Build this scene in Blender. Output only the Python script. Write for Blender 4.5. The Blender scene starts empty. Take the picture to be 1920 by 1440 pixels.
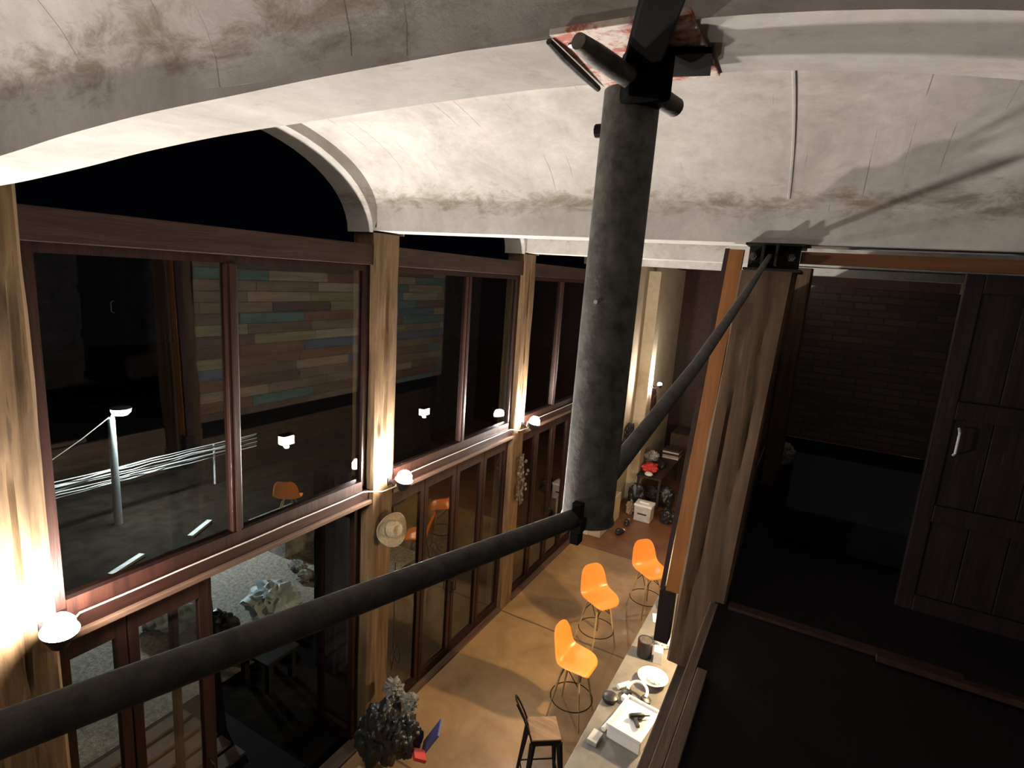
import bpy, bmesh, math, random
from mathutils import Vector, Matrix, noise, Euler

sc = bpy.context.scene
COL = sc.collection
# ------------------------------------------------------------------ camera
F_PX = 1050.62
cam_d = bpy.data.cameras.new('camera'); cam = bpy.data.objects.new('camera', cam_d); COL.objects.link(cam)
cam_d.sensor_width = 36.0; cam_d.lens = F_PX / 1920 * 36.0; cam_d.clip_start = 0.05; cam_d.clip_end = 200
RX, RY, RZ = -0.1922, -0.0698, 0.4901
M = Matrix.Rotation(RZ, 3, 'Z') @ Matrix.Rotation(RX, 3, 'X') @ Matrix.Rotation(RY, 3, 'Y')
right, fwd, up = M.col[0], M.col[1], M.col[2]
CAM = Vector((3.7682, 0.9642, 5.3))
mw = Matrix((( right.x, up.x, -fwd.x, CAM.x), (right.y, up.y, -fwd.y, CAM.y), (right.z, up.z, -fwd.z, CAM.z), (0, 0, 0, 1)))
cam.matrix_world = mw
sc.camera = cam
# ------------------------------------------------------------------ world (moonless night) and exposure
w = bpy.data.worlds.new('night'); sc.world = w; w.use_nodes = True
w.node_tree.nodes['Background'].inputs[0].default_value = (0.16, 0.20, 0.42, 1)
w.node_tree.nodes['Background'].inputs[1].default_value = 0.0004
sc.view_settings.view_transform = 'Standard'; sc.view_settings.look = 'None'
sc.view_settings.gamma = 1.0; sc.view_settings.use_curve_mapping = False
sc.view_settings.exposure = 3.0
LAMP_E = 275.0      # flood lamps on the posts
PEND_E = 900.0      # pendant lanterns over the counter
STREET_E = 130.0

# ------------------------------------------------------------------ materials
def mat(name, color, rough=0.7, metal=0.0, noise_scale=None, vary=0.25, bump=0.0, bump_scale=None, stretch=(1, 1, 1), spec=0.5, col2=None):
    m = bpy.data.materials.new(name); m.use_nodes = True
    nt = m.node_tree; b = nt.nodes['Principled BSDF']
    b.inputs['Roughness'].default_value = rough; b.inputs['Metallic'].default_value = metal
    b.inputs['Specular IOR Level'].default_value = spec
    b.inputs['Base Color'].default_value = (*color, 1)
    if noise_scale:
        tc = nt.nodes.new('ShaderNodeTexCoord'); mp = nt.nodes.new('ShaderNodeMapping'); mp.inputs['Scale'].default_value = stretch
        geo = nt.nodes.new('ShaderNodeNewGeometry')
        nt.links.new(geo.outputs['Position'], mp.inputs['Vector'])
        n = nt.nodes.new('ShaderNodeTexNoise'); n.inputs['Scale'].default_value = noise_scale; n.inputs['Detail'].default_value = 8; n.inputs['Roughness'].default_value = .62
        nt.links.new(mp.outputs[0], n.inputs['Vector'])
        r = nt.nodes.new('ShaderNodeValToRGB'); e = r.color_ramp.elements
        e[0].position = .33; e[1].position = .68
        lo = col2 if col2 else tuple(c * (1 - vary) for c in color)
        hi = color if col2 else tuple(min(1, c * (1 + vary)) for c in color)
        e[0].color = (*lo, 1); e[1].color = (*hi, 1)
        nt.links.new(n.outputs['Fac'], r.inputs['Fac']); nt.links.new(r.outputs[0], b.inputs['Base Color'])
        if bump:
            n2 = nt.nodes.new('ShaderNodeTexNoise'); n2.inputs['Scale'].default_value = bump_scale or noise_scale * 4; n2.inputs['Detail'].default_value = 6
            nt.links.new(mp.outputs[0], n2.inputs['Vector'])
            bp = nt.nodes.new('ShaderNodeBump'); bp.inputs['Strength'].default_value = bump; bp.inputs['Distance'].default_value = .02
            nt.links.new(n2.outputs['Fac'], bp.inputs['Height']); nt.links.new(bp.outputs[0], b.inputs['Normal'])
    return m

def emit(name, color, strength):
    m = bpy.data.materials.new(name); m.use_nodes = True; nt = m.node_tree
    nt.nodes.remove(nt.nodes['Principled BSDF'])
    e = nt.nodes.new('ShaderNodeEmission'); e.inputs[0].default_value = (*color, 1); e.inputs[1].default_value = strength
    nt.links.new(e.outputs[0], nt.nodes['Material Output'].inputs[0]); return m

def N(nt, t, **kw):
    n = nt.nodes.new(t)
    for k, v in kw.items(): setattr(n, k, v)
    return n
def math_n(nt, op, a, b=None, c=None):
    n = N(nt, 'ShaderNodeMath', operation=op)
    for i, v in enumerate((a, b, c)):
        if v is None: continue
        if isinstance(v, (int, float)): n.inputs[i].default_value = v
        else: nt.links.new(v, n.inputs[i])
    return n.outputs[0]
def mixc(nt, fac, a, b, mode='MIX'):
    n = N(nt, 'ShaderNodeMix', data_type='RGBA', blend_type=mode)
    if isinstance(fac, (int, float)): n.inputs[0].default_value = fac
    else: nt.links.new(fac, n.inputs[0])
    for i, v in ((6, a), (7, b)):
        if isinstance(v, tuple): n.inputs[i].default_value = (*v, 1)
        else: nt.links.new(v, n.inputs[i])
    return n.outputs[2]
def noise_n(nt, vec, scale, detail=6, rough=.6, dist=0.0):
    n = N(nt, 'ShaderNodeTexNoise'); n.inputs['Scale'].default_value = scale; n.inputs['Detail'].default_value = detail
    n.inputs['Roughness'].default_value = rough; n.inputs['Distortion'].default_value = dist
    nt.links.new(vec, n.inputs['Vector']); return n.outputs['Fac']
def ramp(nt, fac, p0, p1, c0=(0, 0, 0), c1=(1, 1, 1)):
    r = N(nt, 'ShaderNodeValToRGB'); e = r.color_ramp.elements; e[0].position = p0; e[1].position = p1
    e[0].color = (*c0, 1); e[1].color = (*c1, 1); nt.links.new(fac, r.inputs['Fac']); return r.outputs[0]
def base_mat(name, rough):
    m = bpy.data.materials.new(name); m.use_nodes = True; nt = m.node_tree; b = nt.nodes['Principled BSDF']
    b.inputs['Roughness'].default_value = rough
    g = N(nt, 'ShaderNodeNewGeometry'); return m, nt, b, g.outputs['Position']
def mapping(nt, vec, scale):
    mp = N(nt, 'ShaderNodeMapping'); mp.inputs['Scale'].default_value = scale; nt.links.new(vec, mp.inputs['Vector']); return mp.outputs[0]
def bump_n(nt, b, h, strength, dist=.02):
    bp = N(nt, 'ShaderNodeBump'); bp.inputs['Strength'].default_value = strength; bp.inputs['Distance'].default_value = dist
    nt.links.new(h, bp.inputs['Height']); nt.links.new(bp.outputs[0], b.inputs['Normal'])

def concrete(name, tint=(.53, .505, .48), dark=(.34, .32, .295), lines=True, stain=True):
    m, nt, b, P = base_mat(name, .85)
    sep = N(nt, 'ShaderNodeSeparateXYZ'); nt.links.new(P, sep.inputs[0]); X, Y, Z = sep.outputs
    n1 = noise_n(nt, P, 1.6, 9, .68, .6)
    c = ramp(nt, n1, .30, .66, dark, tint)
    n2 = noise_n(nt, P, 9, 8, .75)
    c = mixc(nt, .35, c, ramp(nt, n2, .35, .62, (.55, .55, .52), (1, 1, 1)), 'MULTIPLY')
    if stain:   # dirty tide mark where formwork met the beams, blotches elsewhere
        nz = noise_n(nt, mapping(nt, P, (3.0, 3.0, 8.0)), 1.6, 8, .75, .5)
        band = math_n(nt, 'SUBTRACT', 1.0, math_n(nt, 'MULTIPLY', math_n(nt, 'ABSOLUTE', math_n(nt, 'SUBTRACT', Z, 5.88)), 7.0))
        s = ramp(nt, math_n(nt, 'ADD', math_n(nt, 'MULTIPLY', band, .22), nz), .60, .80)
        c = mixc(nt, math_n(nt, 'MULTIPLY', s, .8), c, (.17, .145, .09))
        blot = ramp(nt, noise_n(nt, P, 2.3, 9, .8, 1.2), .62, .72)
        c = mixc(nt, math_n(nt, 'MULTIPLY', blot, .45), c, (.24, .22, .17))
    h = n2
    if lines:   # board marks of the formwork
        wob = math_n(nt, 'MULTIPLY', noise_n(nt, P, 1.2, 2), .05)
        fr = math_n(nt, 'FRACT', math_n(nt, 'DIVIDE', math_n(nt, 'ADD', X, wob), .17))
        ln = math_n(nt, 'LESS_THAN', fr, .025)
        brk = ramp(nt, noise_n(nt, mapping(nt, P, (9, .8, .8)), 1.7, 3), .55, .62)
        l2 = math_n(nt, 'MULTIPLY', ln, brk)
        c = mixc(nt, math_n(nt, 'MULTIPLY', l2, .75), c, (.10, .09, .07))
    nt.links.new(c, b.inputs['Base Color']); bump_n(nt, b, h, .35, .012); return m

def timber(name, c0, c1, rough=.75, axis=2, grain=1.0, crackdark=True):
    m, nt, b, P = base_mat(name, rough); b.inputs['Specular IOR Level'].default_value = .22
    s = [14, 14, 14]; s[axis] = 1.1
    v = mapping(nt, P, tuple(s))
    n1 = noise_n(nt, v, grain, 8, .65, .4)
    c = ramp(nt, n1, .3, .7, c0, c1)
    n2 = noise_n(nt, P, 2.5, 5, .6)
    c = mixc(nt, .45, c, ramp(nt, n2, .3, .65, (.5, .45, .4), (1, 1, 1)), 'MULTIPLY')
    if crackdark:
        n3 = noise_n(nt, mapping(nt, P, tuple(2.2 * q for q in s)), 1.0, 4, .5)
        c = mixc(nt, math_n(nt, 'MULTIPLY', ramp(nt, n3, .66, .72), .6), c, (.03, .02, .012))
    nt.links.new(c, b.inputs['Base Color']); bump_n(nt, b, n1, .5, .01); return m

def plank_mat(name, row=.155, length=1.15, horiz='Y', palette=None, sat=1.0):
    m, nt, b, P = base_mat(name, .7)
    sep = N(nt, 'ShaderNodeSeparateXYZ'); nt.links.new(P, sep.inputs[0]); X, Y, Z = sep.outputs
    H = Y if horiz == 'Y' else X
    ri = math_n(nt, 'FLOOR', math_n(nt, 'DIVIDE', Z, row))
    off = math_n(nt, 'FRACT', math_n(nt, 'MULTIPLY', math_n(nt, 'SINE', math_n(nt, 'MULTIPLY', ri, 12.9898)), 437.58))
    u = math_n(nt, 'ADD', math_n(nt, 'DIVIDE', H, length), off)
    ci = math_n(nt, 'FLOOR', u)
    cb = N(nt, 'ShaderNodeCombineXYZ'); nt.links.new(ri, cb.inputs[0]); nt.links.new(ci, cb.inputs[1])
    wn = N(nt, 'ShaderNodeTexWhiteNoise', noise_dimensions='2D'); nt.links.new(cb.outputs[0], wn.inputs['Vector'])
    r = N(nt, 'ShaderNodeValToRGB'); r.color_ramp.interpolation = 'CONSTANT'
    pal = palette or [(.13, .09, .055), (.25, .19, .12), (.095, .145, .125), (.17, .085, .05), (.27, .235, .17), (.10, .065, .045), (.20, .18, .095), (.095, .11, .14), (.18, .13, .085)]
    els = r.color_ramp.elements
    while len(els) < len(pal): els.new(.5)
    for i, cc in enumerate(pal): els[i].position = i / len(pal); els[i].color = (*cc, 1)
    nt.links.new(wn.outputs['Value'], r.inputs['Fac'])
    s = (1, 1.2, 16) if horiz == 'Y' else (1.2, 1, 16)
    g = noise_n(nt, mapping(nt, P, s), 1.4, 7, .65)
    c = mixc(nt, .7, r.outputs[0], ramp(nt, g, .3, .65, (.45, .42, .4), (1.1, 1.1, 1.1)), 'MULTIPLY')
    fz = math_n(nt, 'FRACT', math_n(nt, 'DIVIDE', Z, row)); fu = math_n(nt, 'FRACT', u)
    gap = math_n(nt, 'MAXIMUM', math_n(nt, 'LESS_THAN', fz, .05), math_n(nt, 'LESS_THAN', fu, .008))
    c = mixc(nt, gap, c, (.01, .008, .006))
    nt.links.new(c, b.inputs['Base Color']); bump_n(nt, b, math_n(nt, 'SUBTRACT', 1.0, gap), .5, .01); return m

def floor_mat():
    m, nt, b, P = base_mat('polished_ochre_floor', .38)
    sep = N(nt, 'ShaderNodeSeparateXYZ'); nt.links.new(P, sep.inputs[0]); X, Y, Z = sep.outputs
    c = ramp(nt, noise_n(nt, P, 1.4, 8, .65, .8), .3, .68, (.20, .118, .048), (.34, .215, .095))
    c = mixc(nt, .5, c, ramp(nt, noise_n(nt, P, 5, 6, .7), .3, .65, (.68, .62, .55), (1, 1, 1)), 'MULTIPLY')
    red = ramp(nt, noise_n(nt, P, 1.8, 6, .7), .3, .7, (.10, .04, .017), (.20, .09, .042))
    c = mixc(nt, math_n(nt, 'GREATER_THAN', Y, 11.13), c, red)
    for y0 in (2.05, 5.12, 8.19, 11.13):
        j = math_n(nt, 'LESS_THAN', math_n(nt, 'ABSOLUTE', math_n(nt, 'SUBTRACT', math_n(nt, 'ADD', Y, math_n(nt, 'MULTIPLY', noise_n(nt, P, 2, 1), .03)), y0 + .015)), .014)
        c = mixc(nt, math_n(nt, 'MULTIPLY', j, .8), c, (.04, .025, .012))
    nt.links.new(c, b.inputs['Base Color'])
    nt.links.new(ramp(nt, noise_n(nt, P, 3, 6, .7), .3, .7, (.3, .3, .3), (.6, .6, .6)), b.inputs['Roughness'])
    bump_n(nt, b, noise_n(nt, P, 14, 5), .08, .01); return m

def glass_mat():
    m = bpy.data.materials.new('window_glass'); m.use_nodes = True; nt = m.node_tree
    nt.nodes.remove(nt.nodes['Principled BSDF'])
    t = N(nt, 'ShaderNodeBsdfTransparent'); t.inputs[0].default_value = (.93, .95, .93, 1)
    g = N(nt, 'ShaderNodeBsdfGlossy'); g.inputs['Roughness'].default_value = 0.0; g.inputs[0].default_value = (1, 1, 1, 1)
    lw = N(nt, 'ShaderNodeLayerWeight'); lw.inputs[0].default_value = .5      # Schlick, same from both sides
    F_ = math_n(nt, 'ADD', .06, math_n(nt, 'MULTIPLY', .955, math_n(nt, 'POWER', lw.outputs['Facing'], 5.0)))
    mx = N(nt, 'ShaderNodeMixShader')
    nt.links.new(F_, mx.inputs[0]); nt.links.new(t.outputs[0], mx.inputs[1]); nt.links.new(g.outputs[0], mx.inputs[2])
    nt.links.new(mx.outputs[0], nt.nodes['Material Output'].inputs[0]); return m

def primer_mat():
    m, nt, b, P = base_mat('flaking_red_primer', .7)
    n = noise_n(nt, P, 22, 8, .7, .5)
    c = ramp(nt, n, .44, .56, (.62, .56, .50), (.42, .10, .06))
    nt.links.new(c, b.inputs['Base Color']); return m

MT = dict(
    vault=concrete('vault_concrete'),
    beam=concrete('beam_concrete', (.49, .475, .45), (.33, .32, .295), lines=False),
    plaster=concrete('beige_plaster', (.50, .42, .30), (.40, .33, .23), lines=False, stain=False),
    block=mat('grey_blocks', (.10, .085, .075), .9, noise_scale=6, vary=.4, bump=.4),
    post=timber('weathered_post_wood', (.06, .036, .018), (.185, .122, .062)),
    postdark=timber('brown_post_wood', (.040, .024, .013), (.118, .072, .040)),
    frame=timber('red_brown_frame_wood', (.008, .003, .0022), (.028, .0095, .006), .45, crackdark=False),
    frameh=timber('red_brown_rail_wood', (.008, .003, .0022), (.028, .0095, .006), .45, axis=1, crackdark=False),
    head=timber('lintel_wood', (.015, .0065, .005), (.045, .020, .013), .6, axis=1),
    ledge=timber('ledge_wood', (.055, .03, .02), (.13, .08, .052), .55, axis=1, crackdark=False),
    orange=timber('orange_stained_board', (.18, .07, .018), (.30, .125, .036), .5, crackdark=False),
    orangeshade=timber('orange_shaded_header', (.07, .028, .010), (.14, .06, .024), .5, axis=0, crackdark=False),  # orange stain darkened in colour for the shadow lying over the header
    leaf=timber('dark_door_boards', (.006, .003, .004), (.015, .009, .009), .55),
    pale=timber('pale_edge_board', (.07, .045, .03), (.16, .11, .075), .7, axis=1),
    edge=timber('dark_edge_beam', (.022, .014, .010), (.06, .038, .026), .8, axis=1),
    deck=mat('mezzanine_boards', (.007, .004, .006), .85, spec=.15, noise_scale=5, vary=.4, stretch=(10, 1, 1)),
    plank=plank_mat('reclaimed_planks'),
    shed=plank_mat('dark_planks', .2, 2.2, 'X', [(.05, .04, .035), (.07, .05, .04), (.04, .03, .03), (.06, .05, .05)]),
    floor=floor_mat(),
    soil=mat('dark_soil', (.010, .008, .006), 1.0, spec=.05, noise_scale=4, vary=.5, bump=.6),
    gravel=mat('gravel', (.30, .27, .22), .95, noise_scale=18, vary=.45, bump=1.0, bump_scale=60),
    glass=glass_mat(),
    steel=mat('dark_steel', (.05, .045, .04), .75, .2, noise_scale=30, vary=.45, bump=.15, bump_scale=120),
    galv=mat('grey_mottled_pipe', (.10, .095, .085), .65, .3, noise_scale=26, vary=.5, bump=.12, bump_scale=90),
    primer=primer_mat(),
    shadesteel=mat('shade_black_steel', (.003, .0025, .002), .8, spec=.08, noise_scale=20, vary=.3),  # steel coloured near black so the pipe head parts look unlit
    blacksteel=mat('black_steel', (.012, .010, .009), .7, .0, spec=.15),
    orangep=mat('orange_plastic', (.86, .25, .045), .32, noise_scale=3, vary=.06),
    leg=timber('pale_leg_wood', (.30, .20, .09), (.50, .36, .18), .5, crackdark=False),
    seatwood=timber('stool_seat_wood', (.14, .085, .045), (.30, .20, .11), .5, axis=0),
    counter=mat('grey_counter_concrete', (.15, .14, .122), .42, noise_scale=3.5, vary=.3, bump=.05),
    counterb=mat('counter_body_render', (.12, .10, .085), .8, noise_scale=4, vary=.3),
    black=mat('black_plastic', (.012, .012, .013), .4, noise_scale=8, vary=.2),
    wrap=mat('dirty_clear_wrap', (.20, .20, .17), .5, noise_scale=7, vary=.4),
    blackbag=mat('black_bag_plastic', (.016, .018, .017), .38, noise_scale=5, vary=.5),
    white=mat('white_plastic', (.72, .72, .70), .35, noise_scale=4, vary=.05),
    paper=mat('white_paper', (.75, .73, .68), .7, noise_scale=4, vary=.06),
    greywhite=mat('dusty_white_plastic', (.40, .39, .37), .5, noise_scale=6, vary=.2),
    tarp=mat('blue_white_tarp', (.42, .50, .50), .6, noise_scale=4, vary=.25),
    straw=mat('woven_straw', (.30, .25, .16), .8, noise_scale=40, vary=.25, bump=.5, bump_scale=120),
    flowers=mat('dried_flowers', (.10, .075, .055), .9, noise_scale=14, vary=.6),
    red=mat('red_plastic', (.55, .05, .035), .45, noise_scale=5, vary=.15),
    blue=mat('blue_plastic', (.05, .07, .22), .45, noise_scale=5, vary=.15),
    cable=mat('grey_cable', (.40, .36, .32), .6, noise_scale=20, vary=.1),
    rock=mat('grey_rubble', (.22, .20, .17), .9, noise_scale=6, vary=.5, bump=.5),
    bark=timber('fence_branch_bark', (.30, .30, .30), (.62, .62, .60), .7, axis=1, crackdark=False),
    trunk=timber('outdoor_pillar_wood', (.02, .02, .035), (.05, .05, .08), .8),
    lampmetal=mat('painted_pole', (.45, .47, .48), .5, noise_scale=9, vary=.15),
    board=mat('loose_board_wood', (.10, .07, .05), .8, noise_scale=6, vary=.3),
    brown=mat('brown_cardboard', (.30, .20, .12), .8, noise_scale=6, vary=.15),
    bedding=mat('dark_blue_cloth', (.003, .0035, .010), .95, noise_scale=6, vary=.3),
    bulb=emit('flood_lamp_glow', (1.0, .905, .82), LAMP_E),
    lantern=emit('lantern_glow', (1.0, .74, .46), 8.0),
    lanternb=emit('lantern_bulb_glow', (1.0, .70, .38), PEND_E),
    lanternc=emit('far_lantern_bulb_glow', (1.0, .66, .34), PEND_E * .4),
    street=emit('street_lamp_glow', (.80, .95, 1.0), STREET_E),
    ember=emit('distant_light', (.9, 1.0, .95), 3.0),
)

# ------------------------------------------------------------------ geometry helpers
def bx(bm, x0, x1, y0, y1, z0, z1, M=None, bevel=0.0):
    vs = [bm.verts.new((x, y, z)) for x in (x0, x1) for y in (y0, y1) for z in (z0, z1)]
    fs = [bm.faces.new([vs[i] for i in f]) for f in ((0, 1, 3, 2), (4, 6, 7, 5), (0, 4, 5, 1), (2, 3, 7, 6), (0, 2, 6, 4), (1, 5, 7, 3))]
    if bevel:
        es = {e for f in fs for e in f.edges}
        r = bmesh.ops.bevel(bm, geom=list(es), offset=bevel, segments=2, affect='EDGES', profile=.6)
        vs = list({v for f in r['faces'] for v in f.verts} | {v for v in vs if v.is_valid})
    if M is not None: bmesh.ops.transform(bm, matrix=M, verts=vs)
    return vs
def tube(bm, pts, rad, n=12, cap=True):
    pts = [Vector(p) for p in pts]
    if not hasattr(rad, '__len__'): rad = [rad] * len(pts)
    rings = []; prev = None
    for i, p in enumerate(pts):
        d = (pts[min(i + 1, len(pts) - 1)] - pts[max(i - 1, 0)]).normalized()
        if prev is None:
            a = Vector((0, 0, 1)) if abs(d.z) < .9 else Vector((1, 0, 0)); s = d.cross(a).normalized()
        else: s = (prev - d * prev.dot(d)).normalized()
        prev = s; t = d.cross(s)
        rings.append([bm.verts.new(p + (s * math.cos(k * 2 * math.pi / n) + t * math.sin(k * 2 * math.pi / n)) * rad[i]) for k in range(n)])
    for a, b in zip(rings, rings[1:]):
        for k in range(n): bm.faces.new((a[k], a[(k + 1) % n], b[(k + 1) % n], b[k]))
    if cap:
        bm.faces.new(rings[0][::-1]); bm.faces.new(rings[-1])
    return rings
def lathe(bm, prof, c=(0, 0, 0), n=24, M=None):
    rings = []; allv = []
    for r, z in prof:
        if r < 1e-5: ring = [bm.verts.new((c[0], c[1], c[2] + z))]
        else: ring = [bm.verts.new((c[0] + r * math.cos(k * 2 * math.pi / n), c[1] + r * math.sin(k * 2 * math.pi / n), c[2] + z)) for k in range(n)]
        rings.append(ring); allv += ring
    for a, b in zip(rings, rings[1:]):
        for k in range(n):
            q = [a[k % len(a)], a[(k + 1) % len(a)], b[(k + 1) % len(b)], b[k % len(b)]]
            q = list(dict.fromkeys(q))
            if len(q) > 2: bm.faces.new(q)
    if M is not None: bmesh.ops.transform(bm, matrix=M, verts=allv)
    return allv
def torus(bm, c, R, r, n=40, m=8, M=None):
    vs = [[bm.verts.new((c[0] + (R + r * math.cos(b)) * math.cos(a), c[1] + (R + r * math.cos(b)) * math.sin(a), c[2] + r * math.sin(b)))
           for b in [j * 2 * math.pi / m for j in range(m)]] for a in [i * 2 * math.pi / n for i in range(n)]]
    for i in range(n):
        for j in range(m):
            bm.faces.new((vs[i][j], vs[(i + 1) % n][j], vs[(i + 1) % n][(j + 1) % m], vs[i][(j + 1) % m]))
    if M is not None: bmesh.ops.transform(bm, matrix=M, verts=[v for r_ in vs for v in r_])
def blob(bm, c, s, seed=0, amp=.25, freq=2.2, sub=4, fold=True):
    r = bmesh.ops.create_icosphere(bm, subdivisions=sub, radius=1.0)
    o = Vector((seed * 3.1, seed * 1.7, seed * 5.3))
    for v in r['verts']:
        p = v.co.copy()
        k = 1 + amp * noise.noise(p * freq + o) + amp * .55 * noise.noise(p * freq * 2.6 + o)
        if fold: k += -amp * .5 * abs(noise.noise(p * freq * 4.5 + o))
        p *= k
        v.co = Vector((p.x * s[0] + c[0], p.y * s[1] + c[1], max(p.z, -.75) * s[2] + c[2]))
def obj(name, bm, m, parent=None, world=True, smooth=False, sharp=None):
    if parent is not None and world:
        off = wloc(parent); bmesh.ops.translate(bm, verts=bm.verts, vec=-off)
    bmesh.ops.recalc_face_normals(bm, faces=bm.faces)
    me = bpy.data.meshes.new(name); bm.to_mesh(me); bm.free()
    me.materials.append(MT[m] if isinstance(m, str) else m)
    if smooth:
        for p in me.polygons: p.use_smooth = True
        me.set_sharp_from_angle(angle=math.radians(smooth if smooth is not True else 40))
    o = bpy.data.objects.new(name, me); COL.objects.link(o)
    if parent is not None: o.parent = parent
    return o
def wloc(o):
    v = Vector(o.location)
    while o.parent is not None: o = o.parent; v += Vector(o.location)
    return v
def props(o, label=None, cat=None, group=None, kind=None):
    if label: o['label'] = label
    if cat: o['category'] = cat
    if group: o['group'] = group
    if kind: o['kind'] = kind
    return o
def thing(name, label, cat, loc=(0, 0, 0), rz=0, group=None, kind=None):
    o = bpy.data.objects.new(name, None); o.empty_display_size = .1; COL.objects.link(o)
    o.location = loc; o.rotation_euler = (0, 0, rz); return props(o, label, cat, group, kind)
def NB(): return bmesh.new()
def copy_tree(o, parent=None):
    c = o.copy(); COL.objects.link(c); c.parent = parent
    for ch in [q for q in bpy.data.objects if q.parent == o]: copy_tree(ch, c)
    return c

# ------------------------------------------------------------------ dimensions
ROW = [-1.02, 2.05, 5.12, 8.19, 11.26]      # near faces of the post rows, Y
PD = .34                                     # post depth
XG = -.107                                   # glazing plane
ZS = 5.62                                    # beam soffit
XW = 3.25                                    # inner wall line of the mezzanine
def soffit(row, x):
    if row != 1: return ZS
    tab = [(-1.5, 5.50), (-.3, 5.545), (.1, 5.57), (.8, 5.625), (1.4, 5.69), (1.95, 5.725), (2.7, 5.755), (3.3, 5.768), (3.6, 5.765), (3.85, 5.735), (4.05, 5.69), (4.5, 5.60), (5.5, 5.5), (7.4, 5.45)]
    def lin(q):
        for (a, za), (b, zb) in zip(tab, tab[1:]):
            if a <= q <= b: return za + (zb - za) * (q - a) / (b - a)
        return tab[0][1] if q < tab[0][0] else tab[-1][1]
    return sum(lin(x + d * .09) for d in range(-4, 5)) / 9

# ------------------------------------------------------------------ structure: floor, vaults, beams
bm = NB(); bx(bm, -.12, 6.6, -2.5, 18.6, -.12, 0)
props(obj('floor', bm, 'floor'), 'polished ochre concrete floor of the long hall', 'floor', kind='structure')

def beam(row):
    y0 = ROW[row]; y1 = y0 + (PD if row != 1 else .27)
    bm = NB(); xs = [-.3 + i * .1 for i in range(72)]; rings = []
    for x in xs:
        z = soffit(row, x); j = .006 * noise.noise(Vector((x * 2, row * 5, 0)))
        rings.append([bm.verts.new((x, y0 + .0 + j, z)), bm.verts.new((x, y1 + j, z)), bm.verts.new((x, y1 + .02, 6.05)), bm.verts.new((x, y0 - .02, 6.05))])
    for a, b in zip(rings, rings[1:]):
        for k in range(4): bm.faces.new((a[k], a[(k + 1) % 4], b[(k + 1) % 4], b[k]))
    bm.faces.new(rings[0]); bm.faces.new(rings[-1][::-1])
    lab = {0: 'concrete ceiling beam behind the viewer', 1: 'nearest grey concrete beam crossing the top of the picture above the steel pipe',
           2: 'second concrete beam, from the middle timber post to the right timber post', 3: 'third concrete beam, glimpsed past the steel pipe', 4: 'farthest concrete beam at the plastered end of the hall'}[row]
    return props(obj('ceiling_beam', bm, 'beam', smooth=30), lab, 'beam', kind='structure')
for r in range(5): beam(r)

def vprof(y0, y1, n=28, zb=5.76, h=.63, off=0.0):
    c, a = (y0 + y1) / 2, (y1 - y0) / 2
    P_ = []
    for i in range(n + 1):
        t = math.pi * (1 - i / n)
        P_.append((c + (a + off) * math.cos(t), zb + (h + off) * math.sin(t)))
    return P_
BAYS = [(-3.9, ROW[0]), (ROW[0] + PD, ROW[1]), (ROW[1] + .27, ROW[2]), (ROW[2] + PD, ROW[3]), (ROW[3] + PD, ROW[4]), (ROW[4] + PD, 14.5), (14.7, 18.2)]
def vault(i):
    y0, y1 = BAYS[i]; bm = NB()
    inn = vprof(y0, y1); out = vprof(y0, y1, off=.14)
    xs = [-.3, 0, .5, 1, 1.5, 2, 2.5, 3, 3.5, 4, 5, 6, 7]; R1 = []; R2 = []
    for x in xs:
        R1.append([bm.verts.new((x, y, z + .008 * noise.noise(Vector((x * 1.3, y * 1.3, z))))) for y, z in inn]); R2.append([bm.verts.new((x, y, z)) for y, z in out])
    for R_ in (R1, R2):
        for a, b in zip(R_, R_[1:]):
            for k in range(len(a) - 1): bm.faces.new((a[k], a[k + 1], b[k + 1], b[k]))
    for e in (0, -1):
        for k in range(len(inn) - 1): bm.faces.new((R1[e][k], R1[e][k + 1], R2[e][k + 1], R2[e][k]))
    for a, b in zip(range(len(xs) - 1), range(1, len(xs))):
        for k in (0, -1): bm.faces.new((R1[a][k], R1[b][k], R2[b][k], R2[a][k]))
    lab = ['barrel vault behind the viewer', 'near concrete vault with board marks at the top left corner', 'large white-lit concrete vault over the nearest window bay',
           'second concrete vault over the middle window bay', 'third concrete vault, low in the distance', 'fourth vault past the glazing', 'last vault at the end wall'][i]
    o = props(obj('ceiling', bm, 'vault', smooth=50), lab, 'ceiling', kind='structure')
    # joint ridge where two castings meet, above the mezzanine edge
    bm = NB(); tube(bm, [(3.48, y, z) for y, z in vprof(y0, y1)[2:-2]], .011, 6); obj('joint_ridge', bm, 'beam', o, smooth=True)
    # rib ring along the facade
    bm = NB(); a = vprof(y0 - .02, y1 + .02, off=.0, zb=5.76, h=.65); b = vprof(y0 + .055, y1 - .055, zb=5.60, h=.72)
    A = []
    for x in (-.32, 0.0):
        A.append([[bm.verts.new((x, y, z)) for y, z in a], [bm.verts.new((x, y, z)) for y, z in b]])
    n = len(a)
    for k in range(n - 1):
        bm.faces.new((A[1][0][k], A[1][0][k + 1], A[1][1][k + 1], A[1][1][k]))
        bm.faces.new((A[0][0][k], A[0][0][k + 1], A[0][1][k + 1], A[0][1][k]))
        bm.faces.new((A[0][1][k], A[0][1][k + 1], A[1][1][k + 1], A[1][1][k]))
    obj('edge_rib', bm, 'beam', o, smooth=40)
for i in range(1, 7): vault(i)

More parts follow.
